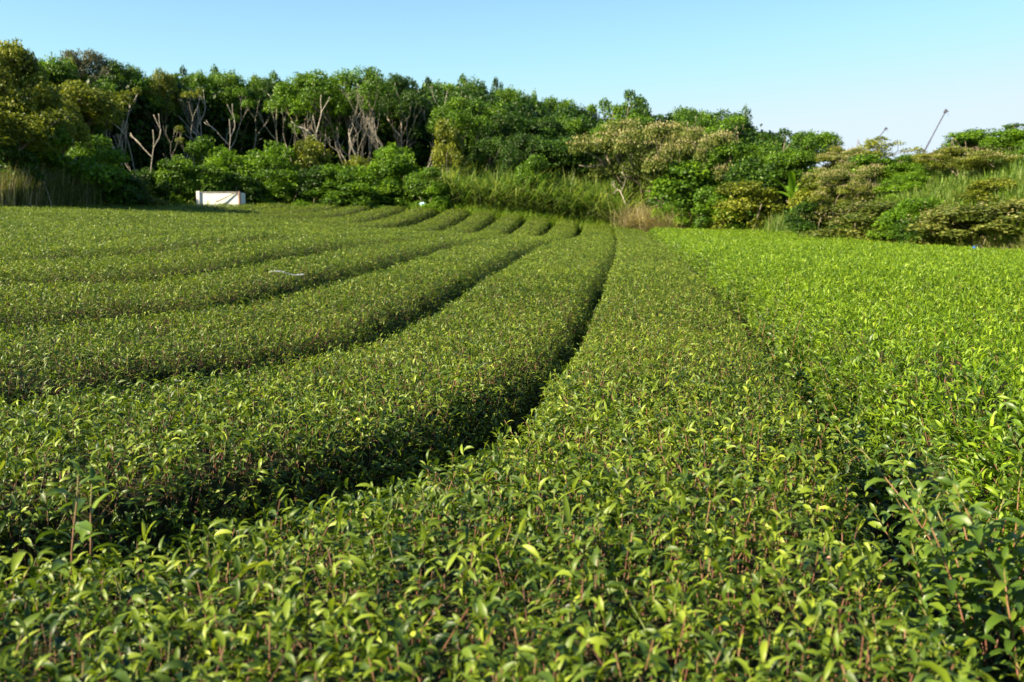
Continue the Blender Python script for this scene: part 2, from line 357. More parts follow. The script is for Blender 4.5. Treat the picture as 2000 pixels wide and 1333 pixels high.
ROWS = [
('A', 'R', 'widest clipped tea row filling the bottom of the picture beside the bright green plot'),
('B', 'A', 'clipped tea row just left of the nearest wide one, across the deep dark gap'),
('C', 'B', 'clipped tea row second to the left of the wide nearest row, curving left'),
('D', 'C', 'clipped tea row that the short pale strip of plastic lies on'),
('E', 'D', 'clipped tea row just behind the one with the pale plastic strip'),
('F', 'E', 'clipped tea row two behind the one with the pale plastic strip'),
('G', 'F', 'clipped tea row three behind the one with the pale plastic strip'),
('G2', 'G1', 'short curved tea row at left, four behind the one with the plastic strip'),
('G3', 'G2', 'short curved tea row at left, five behind the one with the plastic strip'),
('G4', 'G3', 'short curved tea row at left, six behind the one with the plastic strip'),
('G5', 'G4', 'short tea row at left where the slope starts to rise, last of the curved ones'),
('H', 'H0', 'tea row sweeping left along the foot of the far slope, lowest of the five there'),
('I', 'H', 'tea row on the far slope, second up from the foot of the slope'),
('J', 'I', 'tea row on the far slope, third up from its foot'),
('K', 'J', 'tea row on the far slope, next to topmost below the white basin'),
('L', 'K', 'topmost tea row on the far slope, right below the white basin'),
]
for a, b, lab in ROWS: row(a, b, lab)

# the bright unclipped plot on the right and its dark border bushes
def plot():
    A = S_('R'); A = A[A[:, 1] > .2]; nt_ = 150
    ys = np.linspace(0, 1, nt_) ** 1.6 * 57.5 + .3; xa = np.interp(ys, A[:, 1], A[:, 0])
    o = np.r_[np.linspace(0, 1.2, 14), np.linspace(1.4, 40, 120) ** 1.0]
    X = xa[:, None] + o[None]; Y = np.repeat(ys[:, None], len(o), 1)
    h = profile(o[None] * np.ones_like(X), gap=np.interp(np.hypot(X, Y), [3, 4.5, 7, 20], [.34, .3, .24, .2]), sh=.3) + .03 + .03 * fbm(X * .9, Y * .8) + .03 * fbm(X * 3, Y * 3) + np.interp(o, [0, .5, 1.2, 3], [0, .05, .06, .03])[None]
    # faint lanes between the merged rows, running like the others
    lane = (np.abs(((o + .9) % 1.75) - .875)[None] * np.ones_like(X)); h = h - .05 * np.exp(-(lane / .12) ** 2)
    return Surf(np.stack([X, Y, Tp(X, Y) - HH + np.maximum(h, .02)], -1)), o
sf, _o = plot()
root = tag(link('tea_plot', None), 'bright green unclipped tea plot covering the right side of the field', 'tea plot', None, 'stuff')
hl = sf.hull('shade_toned_core', M['hull'], .08, root, keep=lambda C: (C[:, 1] < edge(C[:, 0] / np.maximum(C[:, 1], 1)) - .1) & (C[:, 0] < .6 * C[:, 1] + 4))
def rx(P): A = S_('R'); return P[..., 0] - np.interp(P[..., 1], A[:, 1], A[:, 0])
def den(C):
    d = dist(C); return inview(C) * (rx(C) > np.interp(d, [0, 3.2, 6, 30], [.58, .44, .3, .24])) * np.interp(d, [0, 15, 16, 60], [430, 430, 560, 480]) / sizef(d) ** 2
P, N = sf.sample(den); acc = Acc(); sa = Acc()
foliage(P, N, acc, sa, 5, (.036, .074), tall=.05, lift=(-.05, .05), ebase=1.0, kap=(.4, 1.8), spread=.25, stemn=.3)
link('foliage', acc.mesh('foliage', M['flush']), root)
tag(link('stems', sa.mesh('stems', M['stem']), root), kind='stuff')

def denb(C):
    d = dist(C); r = rx(C); return inview(C) * (r > 0) * (r < np.interp(d, [0, 3, 6, 30, 60], [.85, .66, .42, .34, .36])) * np.interp(d, [0, 15, 16, 60], [330, 360, 450, 430]) / sizef(d) ** 2 * np.where(r < np.interp(d, [3, 8], [.36, .3]), .12, 1)
P, N = sf.sample(denb); acc = Acc(); sa = Acc()
P2 = P.copy(); foliage(P, N, acc, sa, 5, (.04, .08), tall=.06, lift=(-.08, .04), ebase=.85, kap=(.3, 1.4), spread=.4, stemn=.9, tone=(0, .85))
root = empty('tea_hedge', (0, 0, 0), 'dark leggy border of unclipped tea bushes between the wide clipped row and the bright plot', 'tea hedge')
link('foliage', acc.mesh('foliage', M['dark_tea']), root); tag(link('stems', sa.mesh('stems', M['stem']), root), kind='stuff')

# tall single shoots: curved stem with alternate leaves
def shoot(x, y, z0, h, lean, n, Ls, seed, t0=.2):
    r = np.random.default_rng(seed); t = np.linspace(0, 1, 9)
    c = np.c_[x + lean[0] * t ** 1.5, y + lean[1] * t ** 1.5, z0 + h * t]
    c += np.cumsum(r.normal(0, .002, c.shape), 0)
    st = Acc(); prisms(st, c[:-1], c[1:], np.interp(t[:-1], [0, 1], [.0038, .002]), np.interp(t[1:], [0, 1], [.0038, .002]), t[1:] * .9)
    tt = np.linspace(t0, 1, n); P = np.stack([np.interp(tt, t, c[:, k]) for k in range(3)], 1)
    up = nrm(np.tile([lean[0], lean[1], h], (n, 1)) + r.normal(0, .05, (n, 3)))
    L = np.interp(tt, [.2, .8, 1], [Ls, Ls, Ls * .6]) * r.uniform(.85, 1.15, n)
    V, T = leaves(P, up, perp(up, r.uniform(0, 6.28) + np.arange(n) * GA), L, L * .34, r.normal(.85, .2, n) + .4 * (tt > .9), r.uniform(.9, 2.0, n), r.normal(0, .3, n), 0)
    la = Acc(); addleaves(la, V, T, r.uniform(.2, .9, n)); return la, st
def at(px, py, d): q = ray(px, py) * d; return q[0], q[1], q[2] + EYE
def shoots_thing(name, label, cat, group, spec):
    inv = np.array([spec[0][0], spec[0][1], spec[0][2]]); root = empty(name, tuple(inv), label, cat, group)
    for s in spec:
        la, st = shoot(*s)
        for X in (la, st): X.V = [v - inv for v in X.V]
        o = link('stem', st.mesh('stem', M['stem']), root); link('leaves', la.mesh('leaves', M['dark_tea']), o)
x, y, z = at(125, 1130, 2.35); shoots_thing('tea_shoot', 'tall bare-stemmed tea shoot standing alone at lower left, the left of two', 'tea shoot', 'tall shoots above the clipped rows', [(x, y, z - .25, .50, (.02, .05), 9, .105, 3, .5)])
x, y, z = at(168, 1120, 2.45); shoots_thing('tea_shoot', 'slightly shorter tea shoot standing just right of the bare-stemmed one', 'tea shoot', 'tall shoots above the clipped rows', [(x, y, z - .25, .47, (.0, .06), 9, .095, 4, .5)])
def clump(px, py, d, n, h, spr, label, seed, Ls=.075):
    r = np.random.default_rng(seed); x, y, z = at(px, py, d)
    sp = []
    for k in range(n):
        dx, dy = r.normal(0, spr, 2); l = r.normal(0, .13, 2) + (-.04, 0)
        sp.append((x + dx, y + dy, z - .45, (.42 + h) * r.uniform(.7, 1.05), (l[0], l[1]), 30, Ls, seed * 50 + k))
    shoots_thing('tea_shrub', label, 'tea shrub', 'leggy tea shrubs along the border', sp)
clump(1975, 1010, 2.35, 14, .15, .12, 'nearest leggy tea shrub with big glossy leaves, at the right edge of the picture', 21, .08)
clump(1870, 960, 3.1, 10, .08, .09, 'leggy tea shrub just behind and left of the nearest big-leaved one', 22)
clump(1960, 1230, 2.05, 10, .05, .1, 'low tea shrub with twiggy stems in the lower right corner', 23, .07)
clump(1770, 850, 3.9, 10, .05, .10, 'dark bushy tea shrub standing above the border in mid distance at right', 24)
clump(1660, 760, 5.0, 9, .06, .10, 'leggy tea shrub beside the border gap, second in line behind the dark bushy one', 25, .08)
clump(1585, 690, 6.2, 9, .07, .10, 'tea shrub with long reddish stems leaning over the border gap', 26, .08)
clump(1500, 610, 8.4, 12, .10, .2, 'small tea shrub on the border, halfway up the dark line', 27, .075)
clump(1420, 555, 12.5, 12, .12, .25, 'far tea shrub on the border, second from the top of the dark line', 28, .08)
clump(1340, 510, 19, 14, .16, .3, 'farthest tea shrub on the border, standing tallest above the bright plot', 29, .1)

# ------------------------------------------------------------------ trees
def tube(acc, pts, r0, r1, sides=6):
    pts = np.array(pts, float); n = len(pts); d = np.gradient(pts, axis=0); d = nrm(d)
    p = perp(d, np.zeros(n)); q = np.cross(d, p); rr = np.linspace(r0, r1, n)
    V = np.stack([pts + (p * math.cos(2*math.pi*k/sides) + q * math.sin(2*math.pi*k/sides)) * rr[:, None] for k in range(sides)], 1)
    T = []
    for i in range(n - 1):
        for k in range(sides):
            a = i * sides + k; b = i * sides + (k+1) % sides; T += [[a, b, b+sides], [a, b+sides, a+sides]]
    T += [[(n-1)*sides, (n-1)*sides+k, (n-1)*sides+k+1] for k in range(1, sides-1)]
    acc.add(V.reshape(-1, 3), T)
def limb(r, p, d, L, n=6, wig=.12, up=.05):
    pts = [np.array(p, float)]; d = np.array(d, float)
    for _ in range(n):
        d = nrm(d + r.normal(0, wig, 3) + np.array([0, 0, up])); pts.append(pts[-1] + d * L / n)
    return pts, d
def branch(r, acc, p, d, L, rad, depth, tips, spread=.55, kids=(2, 3), up=.06, minr=.012):
    pts, d2 = limb(r, p, d, L, 5, .13, up); tube(acc, pts, rad, max(rad * .62, minr), 6 if rad > .05 else 4)
    if depth == 0: tips.append((pts[-1], L)); return
    for k in range(r.integers(kids[0], kids[1] + 1)):
        a = r.uniform(0, 6.28); s = r.uniform(spread * .6, spread * 1.3)
        side = nrm(np.cross(d2, [math.cos(a), math.sin(a), .2])); nd = nrm(d2 * math.cos(s) + side * math.sin(s))
        branch(r, acc, pts[-1] if k < 2 else pts[3], nd, L * r.uniform(.6, .85), max(rad * .62, minr), depth - 1, tips, spread, kids, up, minr)
def blob(r, acc, c, rad, n, ls, flat=.8, tone=.5, drop=0.):
    u = nrm(r.normal(0, 1, (n, 3))); u[:, 2] = np.where(u[:, 2] < -.3, -u[:, 2] * (r.random(n) < .6) + u[:, 2] * .2, u[:, 2]); u = nrm(u)
    rr = rad * (1 - .45 * r.random(n) ** 2.0) * (1 + .16 * np.sin(u[:, 0] * 7 + c[0]) * np.sin(u[:, 1] * 6 + c[1] * 3) + .1 * np.sin(u[:, 2] * 9 + c[0] * 3))
    P = c + u * rr[:, None] * np.array([1, 1, flat])
    up = nrm(u * .7 + np.array([0, 0, .5]) + r.normal(0, .45, (n, 3))); L = r.uniform(.7, 1.3, n) * ls
    V, T = leaves(P, up, perp(up, r.uniform(0, 6.28, n)), L, L * r.uniform(.5, .75, n), r.normal(.1 - drop, .5, n), r.uniform(.1, .8, n), r.normal(0, .5, n), 2)
    addleaves(acc, V, T, np.clip(tone + r.normal(0, .22, n), 0, 1))
PROTO = {}
def proto(kind, var):
    """unit tree: about 8 m tall (shrubs 3 m). returns (crown mesh acc, wood acc, natural height, natural width)"""
    key = (kind, var)
    if key in PROTO: return PROTO[key]
    r = np.random.default_rng(abs(hash_(key))); cr = Acc(); wd = Acc(); tips = []; extra = None
    if kind == 'tall':                               # bare forked trunk, dome crown in the upper part
        for k in range(3):
            a = r.uniform(0, 6.28); branch(r, wd, (.25*math.cos(a), .25*math.sin(a), 0), (.22*math.cos(a), .22*math.sin(a), 1), 3.2, .085, 2, tips, .5)
        for p, L in tips:
            p = np.array([p[0]*.85, p[1]*.85, min(p[2], 6.9)]); blob(r, cr, p, r.uniform(.6, 1.0), 460, .15, .75, r.uniform(.3, .65))
        for _ in range(16):
            a = r.uniform(0, 6.28); q = 2.2 * math.sqrt(r.random()); blob(r, cr, np.array([q*math.cos(a), q*math.sin(a), r.uniform(5.2, 7.2) - .16 * q * q]), r.uniform(.45, .85), 340, .145, .75, r.uniform(.35, .75))
    elif kind == 'round':                            # dense dome down to a third of the height
        branch(r, wd, (0, 0, 0), (.05, 0, 1), 3.0, .17, 2, tips, .6, (3, 4))
        for p, L in tips: blob(r, cr, p, r.uniform(.75, 1.15), 360, .165, .8, r.uniform(.3, .6))
        for _ in range(26):
            u = nrm(r.normal(0, 1, 3)); u[2] = abs(u[2]) * 1.1 - .35; c = np.array([0, 0, 4.9]) + u * np.array([2.2, 2.2, 2.4]) * r.uniform(.75, 1)
            blob(r, cr, c, r.uniform(.5, 1.0), 440, .165, .8, r.uniform(.25, .7))
    elif kind == 'bushy':                            # leafy to the ground
        for k in range(4):
            a = r.uniform(0, 6.28); tube(wd, limb(r, (.15*math.cos(a), .15*math.sin(a), 0), (.4*math.cos(a), .4*math.sin(a), 1), 2.0)[0], .05, .02, 5)
        for _ in range(30):
            z = r.uniform(.05, 1); rad = 1.35 * math.sqrt(max(.05, 1 - (z * .95) ** 2.2)); a = r.uniform(0, 6.28); q = rad * r.uniform(.45, 1)
            blob(r, cr, np.array([q*math.cos(a), q*math.sin(a), .25 + 2.4 * z]), r.uniform(.3, .6), 300, .12, .85, r.uniform(.25, .7))
        if var >= 10:
            extra = Acc()
            for _ in range(26):
                z = r.uniform(.5, 1); rad = 1.3 * math.sqrt(max(.05, 1 - (z * .95) ** 2.2)); a = r.uniform(0, 6.28); q = rad * r.uniform(.5, 1.05); p = np.array([q*math.cos(a), q*math.sin(a), .4 + 2.45 * z])
                n = 34; P = p + r.normal(0, .25, (n, 3)); up = nrm(np.array([0, 0, 1]) + r.normal(0, .4, (n, 3))); V, T = leaves(P, up, perp(up, r.uniform(0, 6.28, n)), np.full(n, .075), np.full(n, .055), r.normal(.5, .5, n), r.uniform(.1, .5, n), r.normal(0, .5, n), 2); addleaves(extra, V, T, r.random(n))
    elif kind == 'airy':                             # open crown, sky between the clumps
        branch(r, wd, (0, 0, 0), (.1, 0, 1), 2.6, .14, 3, tips, .62, (2, 3))
        for p, L in tips: blob(r, cr, p, r.uniform(.35, .62), 110, .19, .8, r.uniform(.3, .75))
        for p, L in tips[::2]: blob(r, cr, p * np.array([.7, .7, .75]), r.uniform(.4, .7), 120, .19, .8, r.uniform(.3, .6))
    elif kind == 'flat':                             # wide layered crown on slanting limbs
        for k in range(6):
            a = k * 1.05 + r.uniform(0, .5); branch(r, wd, (0, 0, 0), (.7*math.cos(a), .7*math.sin(a), .8), 2.3, .09, 2, tips, .5, (2, 3), .03)
        for p, L in tips:
            p = np.array([p[0], p[1], 2.3 + .38 * (p[2] - 1)]); blob(r, cr, p, r.uniform(.45, .85), 430, .11, .42, r.uniform(.3, .65)); blob(r, cr, p * np.array([.7, .7, .72]), .7, 330, .11, .6, r.uniform(.2, .5))
            if extra is None: extra = Acc()
            if r.random() < .75:
                n = 90; u = r.normal(0, .36, (n, 3)); u[:, 2] = np.abs(u[:, 2]) * .2 + .2; P = p + u
                up = nrm(np.array([0, 0, 1]) + r.normal(0, .4, (n, 3))); V, T = leaves(P, up, perp(up, r.uniform(0, 6.28, n)), np.full(n, .11), np.full(n, .075), r.normal(.5, .5, n), r.uniform(.1, .5, n), r.normal(0, .5, n), 2); addleaves(extra, V, T, r.random(n))
    elif kind == 'bare':                             # leafless forked trunk
        for k in range(2):
            a = r.uniform(0, 6.28) if k == 0 else a + 2.6
            pts, d = limb(r, (.12*math.cos(a), .12*math.sin(a), 0), (.35*math.cos(a), .35*math.sin(a), 1), 2.6, 7, .10, .02); tube(wd, pts, .042, .032, 6)
            branch(r, wd, pts[-1], d, 1.7, .030, 3, tips, .42, (2, 3), .06, .008)
            if r.random() < .7: branch(r, wd, pts[4], nrm(d + r.normal(0, .5, 3)), 1.5, .022, 2, tips, .5, (2, 3), .06, .008)
        cr = None
    elif kind == 'thin':                             # slender stem with a few leaf tufts at the top
        pts, d = limb(r, (0, 0, 0), (.12, 0, 1), 4.2, 9, .09, .03); tube(wd, pts, .05, .032, 6)
        branch(r, wd, pts[-1], d, 1.5, .028, 2, tips, .4, (2, 3), .08, .01); branch(r, wd, pts[5], nrm(d + r.normal(0, .4, 3)), 1.9, .022, 1, tips, .4, (2, 2), .08, .01)
        for p, L in tips: blob(r, cr, p, r.uniform(.3, .6), 150, .14, .75, r.uniform(.35, .7))
    elif kind == 'snag':                             # one pale stem with a few stubs
        pts, d = limb(r, (0, 0, 0), (.1, 0, 1), 5, 9, .1, .03); tube(wd, pts, .045, .022, 6)
        for k in (4, 6, 7): branch(r, wd, pts[k], nrm(d + r.normal(0, .6, 3)), 1.3, .04, 1, tips, .5, (2, 2), .05, .02)
        cr = None
    H = max(v[:, 2].max() for v in (cr or wd).V); Wn = np.percentile(np.abs(np.concatenate((cr or wd).V)[:, 0]), 97) * 2
    PROTO[key] = (cr, wd, H, Wn, extra, {}); return PROTO[key]
def hash_(k):
    s = 7
    for c in str(k): s = (s * 31 + ord(c)) % 1000003
    return s
TN = {'thin': 'slender_tree', 'tall': 'broadleaf_tree', 'round': 'broadleaf_tree', 'bushy': 'shrub', 'airy': 'open_crowned_tree', 'flat': 'silk_tree', 'bare': 'bare_tree', 'snag': 'dead_tree'}
TC = {'thin': 'tree', 'tall': 'tree', 'round': 'tree', 'bushy': 'shrub', 'airy': 'tree', 'flat': 'tree', 'bare': 'bare tree', 'snag': 'dead tree'}
def tree(px, top, wpx, e, kind, lm, label, var=None, sink=.1, group=None, base=None):
    u = (px - 1000) / 1944; v = (ray(px, 430)[0]); y = float(edge(v)) + e; x = v * y
    g = float(ground(x, y)); zt = ray(px, top)[2] * y + EYE; h = zt - g
    var = int(px) % 3 if var is None else var
    cr, wd, H, Wn, ex, cache = proto(kind, var); sz = h / H; sx = wpx * (1.25 if kind in ('tall', 'round') else 1.1) / 1944 * y / Wn
    sx = min(max(sx, (.8 if kind in ('bare', 'snag', 'thin') else .25) * sz), 3.5 * sz)
    root = empty(TN[kind], (x, y, g - sink), label, TC[kind], group or {'shrub': 'shrubs along the wood edge'}.get(TC[kind], 'trees of the wood behind the field'))
    root.scale = (sx, sx, (h + sink) / H); root.rotation_euler[2] = (px * 1.7 + e) % 6.28 if kind in ('tall', 'round', 'bushy', 'airy') else (px * .013) % 1.2 - .6
    def part(nm, acc, m):
        k = (nm, m)
        if k not in cache: cache[k] = acc.mesh(nm, M[m], smooth=nm == 'trunk')
        link(nm, cache[k], root)
    if cr: part('crown' if kind != 'bushy' else 'foliage', cr, lm)
    if ex and lm in ('leaf_rust', 'leaf_olive'): part('blossoms', ex, 'blossom')
    part('trunk' if kind != 'bushy' else 'stems', wd, 'dead' if kind in ('bare', 'snag', 'thin') else 'bark')
    return root
D, Mi, Br, Ol, Ye, Gr, Ru = 'leaf_deep', 'leaf_mid', 'leaf_bright', 'leaf_olive', 'leaf_yellow', 'leaf_grey', 'leaf_rust'
TREES = [
# --- left block
(-60,80,230,7,'round',Ol,'large olive tree cut by the left edge of the picture, upper corner'),
(45,66,190,3,'round',Ol,'tallest olive-green tree at the far left of the skyline'),
(132,185,105,4,'round',Ye,'yellow-olive crown low between the skyline trees and the fresh green feathery shrub'),
(118,104,120,14,'round',Mi,'green tree on the skyline just right of the tallest olive one'),
(-10,190,150,3,'round',Ol,'olive leafy tree low at the left edge, under the tallest olive one'),
(88,160,140,4,'round',Ye,'yellow-green tree in front of the green skyline tree at far left'),
(152,152,120,11,'round',Ol,'olive-yellow tree right of the yellow-green one, with clustered crown'),
(20,275,110,1.6,'bushy',D,'dark shrub at the left edge above the dark reeds'),
(115,235,150,3,'bushy',Br,'fresh green feathery shrub below the yellow-green tree at left'),
(185,262,90,5.5,'bushy',Mi,'mid green shrub right of the fresh green feathery one'),
(203,287,100,1.2,'bushy',Br,'bright green rounded shrub in front of the wood at left, brightest of its neighbours'),
(222,330,120,.9,'bushy',D,'dark low shrub that shades the field edge left of the white basin'),
(160,345,90,.9,'bushy',Ol,'olive low shrub at the end of the dark reeds'),
# --- skyline left to right
(190,92,70,16,'tall',Gr,'thin grey-leaved tree with forked pale trunks on the left skyline'),
(238,112,75,15,'tall',D,'dark tree with two pale stems right of the grey-leaved one'),
(285,128,80,14,'tall',Mi,'skyline tree with green crown, fourth right of the tallest olive one'),
(338,134,85,14,'tall',Ol,'skyline tree with yellowish top above the bare pale trunks at left'),
(395,133,85,15,'tall',Mi,'slender-trunked green tree on the skyline above the white basin'),
(455,132,100,14,'tall',Mi,'tree with greyish branchy crown just right of the one above the basin'),
(512,146,70,16,'tall',D,'small dark crown on the skyline between two larger green ones'),
(545,136,60,21,'airy',Mi,'see-through little crown poking above the skyline left of centre'),
(588,138,125,11,'tall',Mi,'broad rounded green crown left of the central umbrella-shaped one'),
(640,155,80,15,'tall',D,'darker crown squeezed between the two broad rounded ones'),
(692,130,140,10,'tall',Mi,'central umbrella-shaped tree on a fan of forked trunks'),
(768,140,85,13,'tall',D,'dark rounded crown right of the umbrella-shaped tree'),
(812,150,75,9,'bare',Gr,'leafless grey tree reaching the skyline right of the umbrella-shaped one'),
(865,152,110,22,'round',Mi,'green crown where the wood turns dense, right of the leafless grey tree'),
(930,150,120,25,'round',D,'high dark crown at the top of the dense wooded hump'),
(985,163,100,24,'round',Mi,'rounded crown just right of the top of the wooded hump'),
(1035,178,90,22,'round',D,'crown on the right shoulder of the wooded hump'),
(1090,183,100,23,'round',Mi,'crown at the low right end of the wooded hump'),
(1135,203,80,24,'round',D,'lowest skyline crown in the notch right of the wooded hump'),
(1172,190,80,20,'airy',Mi,'open crown right of the skyline notch, sky showing through'),
(1212,171,95,19,'airy',Mi,'tallest open crown right of the skyline notch'),
(1285,180,110,18,'airy',D,'dark open crown above the cream-blossomed tree'),
(1245,215,120,15,'round',Br,'light green crown behind the top of the cream-blossomed tree'),
(1345,203,105,17,'round',Mi,'green crown right of the dark open one on the skyline'),
(1400,213,90,16,'round',Mi,'skyline crown left of the lacy dark-stemmed tree'),
(1465,215,140,13,'airy',Mi,'lacy dark-stemmed tree standing out against the pale sky'),
(1520,250,90,12,'airy',D,'smaller dark tree on the right flank of the lacy one'),
(1588,250,120,11,'round',Mi,'round-topped tree standing alone on the low skyline right of the lacy one'),
(1640,286,100,12,'flat',Ol,'low flat-topped tree with brownish crown left of the smaller crane'),
(1683,288,80,11,'flat',Ru,'pinkish flat tree right under the smaller crane'),
(1728,264,110,10,'airy',Ye,'yellow-green open tree right of the smaller crane'),
(1778,300,70,9,'bushy',Mi,'small shrub on the skyline left of the tall crane foot'),
(1828,304,75,9,'bushy',Br,'light shrub on the skyline right of the tall crane foot'),
(1856,288,60,10,'bushy',Mi,'pointed shrub on the slope right of the tall crane'),
(1905,250,120,12,'bushy',Mi,'wide crown on top of the right slope'),
(1962,250,100,11,'bushy',Br,'leafy crown beside the wide one on the right slope'),
(2008,230,90,12,'airy',Mi,'crown cut by the right edge of the picture at the skyline'),
(2080,255,130,10,'bushy',Mi,'large crown just past the right edge on the slope'),
(160,100,50,15,'airy',Ol,'thin olive treetop left of the grey-leaved skyline tree'),
(262,121,50,17,'airy',Mi,'small lacy treetop between the pale-stemmed dark tree and its green neighbour'),
(365,126,45,17,'airy',D,'lacy treetop just left of the slender-trunked tree above the basin'),
(428,124,45,18,'airy',Mi,'narrow lacy treetop directly above the right end of the basin'),
(490,138,50,18,'airy',Ol,'olive lacy treetop right of the greyish branchy crown'),
(732,126,50,14,'airy',Mi,'small lacy treetop at the right shoulder of the umbrella-shaped tree'),
(843,146,50,20,'airy',D,'lacy treetop right behind the leafless grey tree'),
(905,143,50,27,'airy',Mi,'small lacy treetop left of the very top of the wooded hump'),
(960,149,50,26,'airy',D,'small lacy treetop right of the very top of the wooded hump'),
(1060,173,45,25,'airy',Mi,'lacy treetop on the right shoulder of the wooded hump'),
(1432,204,55,16,'airy',D,'small dark treetop touching the left side of the lacy dark-stemmed tree'),
# --- second layer, dense wood
(885,185,95,8,'tall',Mi,'slim green tree at the left end of the dense wood, upper half'),
(875,228,62,4,'bushy',Ol,'yellow-green leafy tree low at the left end of the dense wood'),
(945,195,110,13,'round',Mi,'middle crown of the dense wood, below its top'),
(1010,215,110,12,'round',D,'dark crown halfway down the dense wood'),
(1065,222,110,12,'round',D,'deep green crown right of the dark one halfway down the wood'),
(960,262,100,6,'round',D,'dark front tree of the dense wood behind the tall reeds'),
(1030,255,95,6,'round',D,'front tree of the dense wood with two lit clumps behind the tall reeds'),
(1100,262,110,7,'round',D,'shadowy front tree left of the cream-blossomed one'),
(1125,225,90,13,'round',Mi,'crown between the wooded hump and the open skyline trees'),
(1185,235,110,12,'round',Mi,'crown directly above the left arm of the cream-blossomed tree'),
(1040,300,70,2.5,'bushy',Mi,'mid green shrub rising out of the tall reeds'),
(1165,300,100,6,'bushy',D,'dark shrub behind the left arm of the cream-blossomed tree'),
# --- understorey and front shrubs, left to right
(285,325,80,5.5,'bushy',D,'dark shrub below the bare pale trunks at left'),
(268,352,80,.8,'bushy',Ol,'low olive shrub left of the white basin'),
(345,300,85,4,'bushy',Mi,'shrub behind and left of the white basin'),
(345,330,75,5.5,'bushy',Br,'light green shrub just left of the white basin'),
(400,262,75,6,'bushy',Mi,'tall narrow shrub among the trunks above the basin'),
(405,315,90,3,'bushy',Mi,'leafy shrub directly behind the white basin'),
(450,285,80,5,'bushy',Br,'fresh green shrub behind the right end of the basin'),
(470,335,90,1.8,'bushy',D,'dark shrub at the right end of the white basin'),
(510,290,90,4,'bushy',Mi,'rounded shrub right of the fresh green one, in mid wood edge'),
(550,275,80,5,'bushy',Br,'bright shrub in front of the broad rounded crown'),
(545,330,100,1.8,'bushy',Mi,'wide shrub below the bright one, left of centre'),
(603,262,75,5,'bushy',Ol,'olive shrub standing under the broad rounded crown'),
(612,322,90,2.2,'bushy',D,'dark shrub left of the tall pale stem'),
(665,318,95,2,'bushy',Mi,'leafy green shrub right at the foot of the tall pale stem'),
(705,300,70,5,'bushy',Ol,'small olive shrub under the umbrella-shaped tree'),
(735,315,85,2.6,'bushy',Br,'light green shrub below the leaning grey trunks'),
(765,275,80,5,'bushy',Br,'fresh shrub growing up between the leaning grey trunks'),
(790,300,90,3.2,'bushy',Mi,'dense shrub below the leafless grey tree'),
(830,325,80,2,'bushy',Mi,'shrub left of where the tall reeds begin'),
(838,352,70,.8,'bushy',Br,'low bright shrub at the field edge left of the tall reeds'),
(625,365,70,.6,'bushy',Br,'very low bright shrub at the field edge below the tall pale stem'),
(690,350,110,1,'bushy',Mi,'broad dark-footed shrub at the field edge left of centre'),
# --- bare stems
(183,118,40,15,'snag',D,'pale stem among the crowns of the left skyline'),
(285,222,40,5,'snag',D,'leftmost pale dead stem in front of the dark wood interior'),
(308,235,60,5,'bare',D,'short forked dead tree beside the leftmost pale stem'),
(458,175,80,12.5,'bare',D,'forked dead tree behind the white basin'),
(520,180,60,13,'thin',Mi,'slender leafy-topped tree right of the one behind the basin'),
(637,185,40,7,'snag',D,'tall straight pale stem with a side branch'),
(668,215,50,7,'bare',D,'small V-shaped bare tree right of the tall straight stem'),
(705,170,90,9.5,'bare',D,'wide bare tree forking under the umbrella-shaped crown'),
(758,180,95,10,'bare',D,'tangled bare tree with leaning grey limbs'),
(803,205,80,8,'bare',D,'bare tree right of the tangled one, its limbs sweeping right'),
(372,175,40,13,'snag',D,'slim pale stem between the skyline trees above the basin'),
(415,165,60,13,'thin',Mi,'slender leafy-topped tree among the crowns above the basin'),
(250,235,45,9,'snag',D,'pale stem left of the leftmost dead stem, half hidden by shrubs'),
(600,180,50,12,'thin',D,'thin trunk in the dark gap left of the tall straight stem'),
(212,190,35,12,'snag',D,'thin grey stem under the olive-yellow tree at left'),
(228,170,40,12,'thin',Ol,'slender tree with sparse leaves under the grey-leaved skyline tree'),
(268,180,40,12,'snag',D,'upright stem just left of the leftmost pale dead stem, deeper in the wood'),
(345,170,45,12,'thin',Ol,'slender yellowish-topped tree between the short forked tree and the slim pale stem'),
(395,175,35,12.5,'snag',D,'straight grey stem directly above the left end of the basin'),
(435,200,40,9,'snag',D,'straight grey stem directly above the right half of the basin'),
(545,180,35,12.5,'snag',D,'upright stem left of the broad rounded crown'),
(578,185,40,11,'thin',Mi,'slender tree beneath the middle of the broad rounded crown'),
(618,170,35,11,'snag',D,'grey stem immediately left of the tall straight pale stem'),
(725,160,40,10.5,'snag',D,'upright stem right of the wide forking bare tree'),
(785,165,40,12,'snag',D,'upright stem behind the tangled bare tree'),
# --- right of centre
(1262,236,240,5,'flat',Ru,'wide cream-blossomed tree with a flat spreading crown'),
(1370,250,160,6,'flat',Ru,'second blossoming flat tree, behind and right of the widest one'),
(1335,300,150,3.5,'bushy',Mi,'leafy mass below the second blossoming tree'),
(1420,270,140,7,'round',Mi,'tree with dense crown right of the blossoming pair'),
(1470,300,120,5,'bushy',D,'dark shrub between the blossoming pair and the banana plant'),
(1320,388,75,.9,'bushy',Br,'small round bright-topped shrub at the end of the tea boundary'),
(1400,360,100,1.5,'bushy',Mi,'glossy shrub second right of the end of the tea boundary'),
(1460,352,120,2,'bushy',Ol,'yellow-tipped shrub with dark foot right of the glossy one'),
(1540,290,130,8,'round',Mi,'tree behind the banana plant'),
(1590,335,110,3.5,'bushy',Ol,'layered shrub right of the banana plant'),
(1600,385,100,1.2,'bushy',D,'dark low shrub at the field edge below the layered one'),
(1655,318,150,5,'flat',Ru,'low rusty-topped spreading shrub on the slope'),
(1645,350,120,3,'flat',Ol,'olive spreading shrub below the rusty-topped one'),
